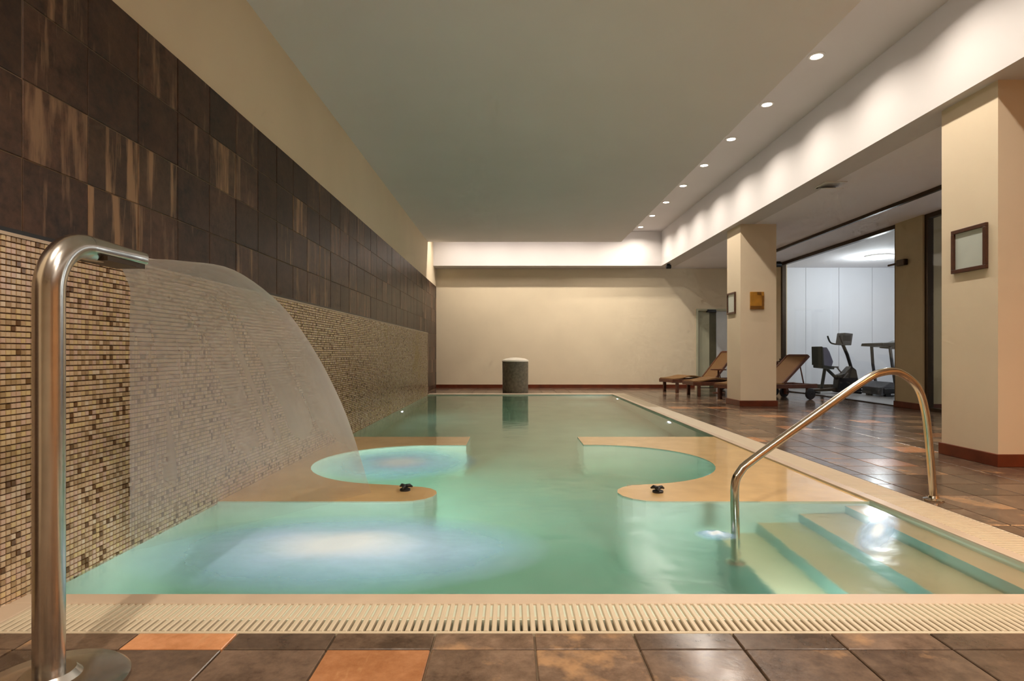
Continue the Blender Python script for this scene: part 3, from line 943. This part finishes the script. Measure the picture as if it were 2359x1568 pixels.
def wall_spot(loc, label, l=0.10, r=0.035, rz=0.0):
    t = empty('spot_fitting', loc, rz); tag(t, label, 'fitting', 'small dark fittings')
    lathe_obj('mount', [(0, 0), (r*0.8, 0), (r*0.8, -0.02), (0, -0.02)], M['black'], t, 16)
    bm = bmesh.new(); add_tube(bm, [(0, 0, -0.02), (0, 0, -0.05)], 0.012, 10)
    link('arm', to_mesh(bm, 'arm', True, 0.8), M['black'], t)
    bm = bmesh.new(); add_tube(bm, [(-l, 0, -0.07), (-l*0.9, 0, -0.07), (l*0.9, 0, -0.07), (l, 0, -0.07)], r, 14, True, [r*0.7, r, r, r*0.7])
    link('head', to_mesh(bm, 'head', True, 0.8), M['black'], t)
wall_spot((3.82, 14.1, ZS), 'tiny dark fitting under the beam corner by the far wall', 0.06, 0.05)
wall_spot((6.32, 13.75, ZS), 'dark round fitting above the left end of the gym glass', 0.07, 0.06)
t = empty('door_closer', (XG-0.03, 9.5, 2.37)); tag(t, 'dark door closer on the olive pillar beside the gym glass', 'closer')
box_obj('body', (-0.07, 0, -0.10, 0.10, -0.05, 0.05), M['dark_steel'], t, bevel=0.012)
box_obj('arm', (-0.05, -0.02, 0.10, 0.34, -0.015, 0.015), M['dark_steel'], t, bevel=0.004)
bm = bmesh.new(); add_box(bm, -0.06, 0.0, 13.75, 13.85, 0.56, 0.76)
add_tube(bm, rounded([(-0.05, 13.80, 0.69), (-0.14, 13.80, 0.69), (-0.14, 13.80, 0.60)], 0.03), 0.014, 10)
link('handle', to_mesh(bm, 'handle'), M['dark_steel'], w1)

# ------------------------------------------------------------------ bin
t = empty('bin', (0.10, 13.22, 0)); tag(t, 'grey mottled stone bin with a pale rounded lid by the far pool edge', 'bin')
lathe_obj('body', [(0, 0), (0.285, 0), (0.29, 0.02), (0.295, 0.68), (0.285, 0.69), (0, 0.69)], M['stone_bin'], t, 40)
lathe_obj('lid', [(0.30, 0.69), (0.305, 0.71), (0.29, 0.735), (0.22, 0.765), (0.10, 0.785), (0, 0.79)], M['bin_lid'], t, 40)

# ------------------------------------------------------------------ sun loungers
def make_lounger(loc, rz, label, recline=0.80, first=None):
    t = empty('sun_lounger', loc, rz); tag(t, label, 'sun lounger', 'wicker sun loungers by the pool')
    L, Wd, H = 1.90, 0.62, 0.31
    hinge = 1.12
    for s in (-1, 1):
        y = s*(Wd/2-0.025)
        box_obj('side_rail', (0, L, y-0.025, y+0.025, H-0.09, H-0.01), M['teak'], t, bevel=0.006)
        box_obj('leg', (0.10, 0.16, y-0.03, y+0.03, 0, H-0.09), M['teak'], t, bevel=0.006)
        box_obj('leg', (L-0.24, L-0.17, y-0.03, y+0.03, 0.06, H-0.09), M['teak'], t, bevel=0.006)
        w = lathe_obj('wheel', [(0, -0.022), (0.03, -0.03), (0.035, -0.022), (0.09, -0.022), (0.105, -0.02), (0.11, -0.012), (0.11, 0.012), (0.105, 0.02), (0.09, 0.022), (0.035, 0.022), (0.03, 0.03), (0, 0.022)], M['black'], t, 24)
        w.rotation_euler = (PI/2, 0, 0); w.location = (L-0.205, s*(Wd/2+0.028), 0.11)
    tube_obj('axle', [(L-0.205, -Wd/2, 0.11), (L-0.205, Wd/2, 0.11)], 0.012, M['dark_steel'], t)
    box_obj('cross_rail', (0, 0.05, -Wd/2+0.05, Wd/2-0.05, H-0.085, H-0.015), M['teak'], t, bevel=0.005)
    box_obj('cross_rail', (L-0.05, L, -Wd/2+0.05, Wd/2-0.05, H-0.085, H-0.015), M['teak'], t, bevel=0.005)
    # woven seat, slightly humped towards the knees
    n = 14; bm = bmesh.new(); rows = []
    for zoff in (0.0, -0.022):
        for i in range(n+1):
            x_ = 0.02 + (hinge-0.02)*i/n
            zz = H + 0.006 + 0.075*math.exp(-((x_-0.52)/0.26)**2)*0.9 + zoff
            rows.append([bm.verts.new((x_, yy, zz)) for yy in (-Wd/2+0.01, 0, Wd/2-0.01)])
    m_ = n+1
    for i in range(n):
        for q in range(2):
            bm.faces.new((rows[i][q], rows[i+1][q], rows[i+1][q+1], rows[i][q+1]))
            bm.faces.new((rows[m_+i][q], rows[m_+i][q+1], rows[m_+i+1][q+1], rows[m_+i+1][q]))
        bm.faces.new((rows[i][0], rows[m_+i][0], rows[m_+i+1][0], rows[i+1][0]))
        bm.faces.new((rows[i][2], rows[i+1][2], rows[m_+i+1][2], rows[m_+i][2]))
    for i in (0, n):
        bm.faces.new((rows[i][0], rows[i][1], rows[i][2], rows[m_+i][2], rows[m_+i][1], rows[m_+i][0]))
    bmesh.ops.recalc_face_normals(bm, faces=bm.faces[:])
    link('seat', to_mesh(bm, 'seat'), M['wicker'], t)
    bl = 0.78
    Mx = Matrix.Translation((hinge, 0, H+0.0)) @ Matrix.Rotation(-recline, 4, 'Y')
    bm = bmesh.new(); add_box(bm, 0.0, bl, -Wd/2+0.04, Wd/2-0.04, -0.012, 0.012, Mx)
    bk = link('backrest', to_mesh(bm, 'backrest'), M['wicker'], t)
    bm = bmesh.new()
    for s in (-1, 1): add_box(bm, 0.0, bl+0.02, s*(Wd/2-0.04)-0.02, s*(Wd/2-0.04)+0.02, -0.022, 0.022, Mx)
    add_box(bm, bl-0.01, bl+0.04, -Wd/2+0.06, Wd/2-0.06, -0.022, 0.022, Mx)
    link('back_frame', to_mesh(bm, 'back_frame'), M['teak'], bk)
    top = Mx @ Vector((bl*0.72, 0, 0))
    for s in (-1, 1):
        tube_obj('prop', [(top.x, s*0.24, top.z-0.02), (min(top.x+0.10, L-0.06), s*0.24, H-0.05)], 0.012, M['teak'], bk, 8)
    return t
make_lounger((4.02, 10.98, 0), math.radians(17), 'wicker sun lounger with raised back right of the far column', 0.72)
make_lounger((3.55, 13.35, 0), math.radians(14), 'wicker sun lounger with raised back by the far wall door', 0.85)
make_lounger((3.72, 12.25, 0), math.radians(4), 'wicker sun lounger half hidden behind the far column', 0.5)
t = empty('side_table', (4.62, 12.95, 0)); tag(t, 'small dark side table between the loungers behind the far column', 'table')
lathe_obj('top', [(0, 0.51), (0.17, 0.51), (0.17, 0.535), (0, 0.535)], M['teak'], t, 28)
lathe_obj('stem', [(0.02, 0.02), (0.02, 0.51)], M['teak'], t, 16)
lathe_obj('base', [(0, 0), (0.13, 0), (0.13, 0.015), (0.02, 0.03), (0, 0.03)], M['teak'], t, 28)

# ------------------------------------------------------------------ gym machines
t = empty('exercise_bike', (7.34, 12.97, 0)); tag(t, 'black recumbent exercise bike with lavender seat inside the gym', 'exercise bike')
def poly_side(name, pts2, y0, y1, mat, par):
    bm = bmesh.new()
    a = [bm.verts.new((x_, y0, z_)) for x_, z_ in pts2]; b_ = [bm.verts.new((x_, y1, z_)) for x_, z_ in pts2]
    bm.faces.new(a); bm.faces.new(b_[::-1])
    for i in range(len(pts2)): bm.faces.new((a[i], b_[i], b_[(i+1) % len(pts2)], a[(i+1) % len(pts2)]))
    bmesh.ops.recalc_face_normals(bm, faces=bm.faces[:])
    bmesh.ops.bevel(bm, geom=bm.edges[:], offset=0.012, segments=2, affect='EDGES', profile=0.5)
    return link(name, to_mesh(bm, name), mat, par)
poly_side('body', [(-0.12, 0.02), (0.30, 0.02), (0.44, 0.05), (0.36, 0.22), (0.30, 0.52), (0.20, 0.60), (0.05, 0.44), (-0.08, 0.40)], -0.11, 0.11, M['black'], t)
poly_side('beam', [(-0.62, 0.03), (-0.10, 0.05), (-0.10, 0.12), (-0.62, 0.09)], -0.05, 0.05, M['dark_steel'], t)
poly_side('seat_back', [(-0.52, 0.62), (-0.47, 0.62), (-0.50, 1.03), (-0.53, 1.04)], -0.22, 0.22, M['black'], t)
poly_side('seat_pad', [(-0.47, 0.62), (-0.30, 0.58), (-0.26, 0.70), (-0.34, 0.92), (-0.40, 1.02), (-0.49, 1.02)], -0.20, 0.20, M['lav_vinyl'], t)
poly_side('seat_base', [(-0.50, 0.56), (-0.24, 0.53), (-0.22, 0.60), (-0.50, 0.63)], -0.20, 0.20, M['black'], t)
tube_obj('seat_post', [(-0.34, 0, 0.55), (-0.42, 0, 0.06)], 0.035, M['black'], t, 12)
tube_obj('strut', [(-0.30, 0, 0.54), (-0.05, 0, 0.30)], 0.035, M['black'], t, 12)
tube_obj('mast', [(0.26, 0, 0.52), (0.16, 0, 0.85), (0.06, 0, 1.08)], 0.035, M['black'], t, 12)
cn = poly_side('console', [(-0.02, 1.08), (0.16, 1.06), (0.20, 1.32), (0.02, 1.34)], -0.16, 0.16, M['grey_plastic'], t)
box_obj('screen', (-0.03, 0.14, -0.166, -0.158, 1.16, 1.28), M['black'], cn)
for s in (-1, 1):
    tube_obj('handlebar', bez([(0.05, s*0.05, 1.08), (-0.08, s*0.22, 1.12), (-0.15, s*0.24, 1.28)], 6), 0.018, M['black'], t, 10)
    tube_obj('crank', [(0.10, s*0.13, 0.45), (0.00, s*0.13, 0.45+s*0.12)], 0.016, M['grey_plastic'], t, 8)
    box_obj('pedal', (-0.06, 0.05, s*0.20-0.05, s*0.20+0.05, 0.44+s*0.12, 0.47+s*0.12), M['black'], t, bevel=0.006)
box_obj('foot_bar', (0.26, 0.32, -0.28, 0.28, 0.0, 0.05), M['black'], t, bevel=0.01)
box_obj('foot_bar', (-0.62, -0.56, -0.24, 0.24, 0.0, 0.05), M['black'], t, bevel=0.01)

t = empty('treadmill', (8.15, 12.2, 0)); tag(t, 'dark treadmill half hidden behind the olive pillar in the gym', 'treadmill')
dk = box_obj('deck', (-0.55, 1.0, -0.35, 0.35, 0.06, 0.18), M['black'], t, bevel=0.02)
box_obj('belt', (-0.50, 0.95, -0.25, 0.25, 0.18, 0.186), M['grey_plastic'], dk)
poly_side('motor_cover', [(-0.60, 0.03), (-0.15, 0.10), (-0.18, 0.26), (-0.40, 0.30), (-0.58, 0.18)], -0.33, 0.33, M['grey_plastic'], t)
for s in (-1, 1):
    tube_obj('upright', [(-0.28, s*0.32, 0.15), (-0.36, s*0.32, 0.65), (-0.40, s*0.30, 1.05)], 0.03, M['grey_plastic'], t, 12)
    tube_obj('handrail', bez([(-0.40, s*0.32, 1.05), (-0.1, s*0.34, 1.04), (0.15, s*0.34, 1.0)], 5), 0.03, M['black'], t, 12)
    box_obj('foot', (-0.50, -0.40, s*0.3-0.04, s*0.3+0.04, 0, 0.06), M['black'], t)
    box_obj('foot', (0.85, 0.95, s*0.3-0.04, s*0.3+0.04, 0, 0.06), M['black'], t)
cn = poly_side('console', [(-0.60, 1.04), (-0.25, 1.02), (-0.10, 1.06), (-0.14, 1.12), (-0.58, 1.10)], -0.36, 0.36, M['black'], t)
poly_side('display', [(-0.34, 1.00), (-0.10, 0.97), (0.0, 1.12), (-0.04, 1.16), (-0.22, 1.10)], -0.15, 0.15, M['grey_plastic'], cn)
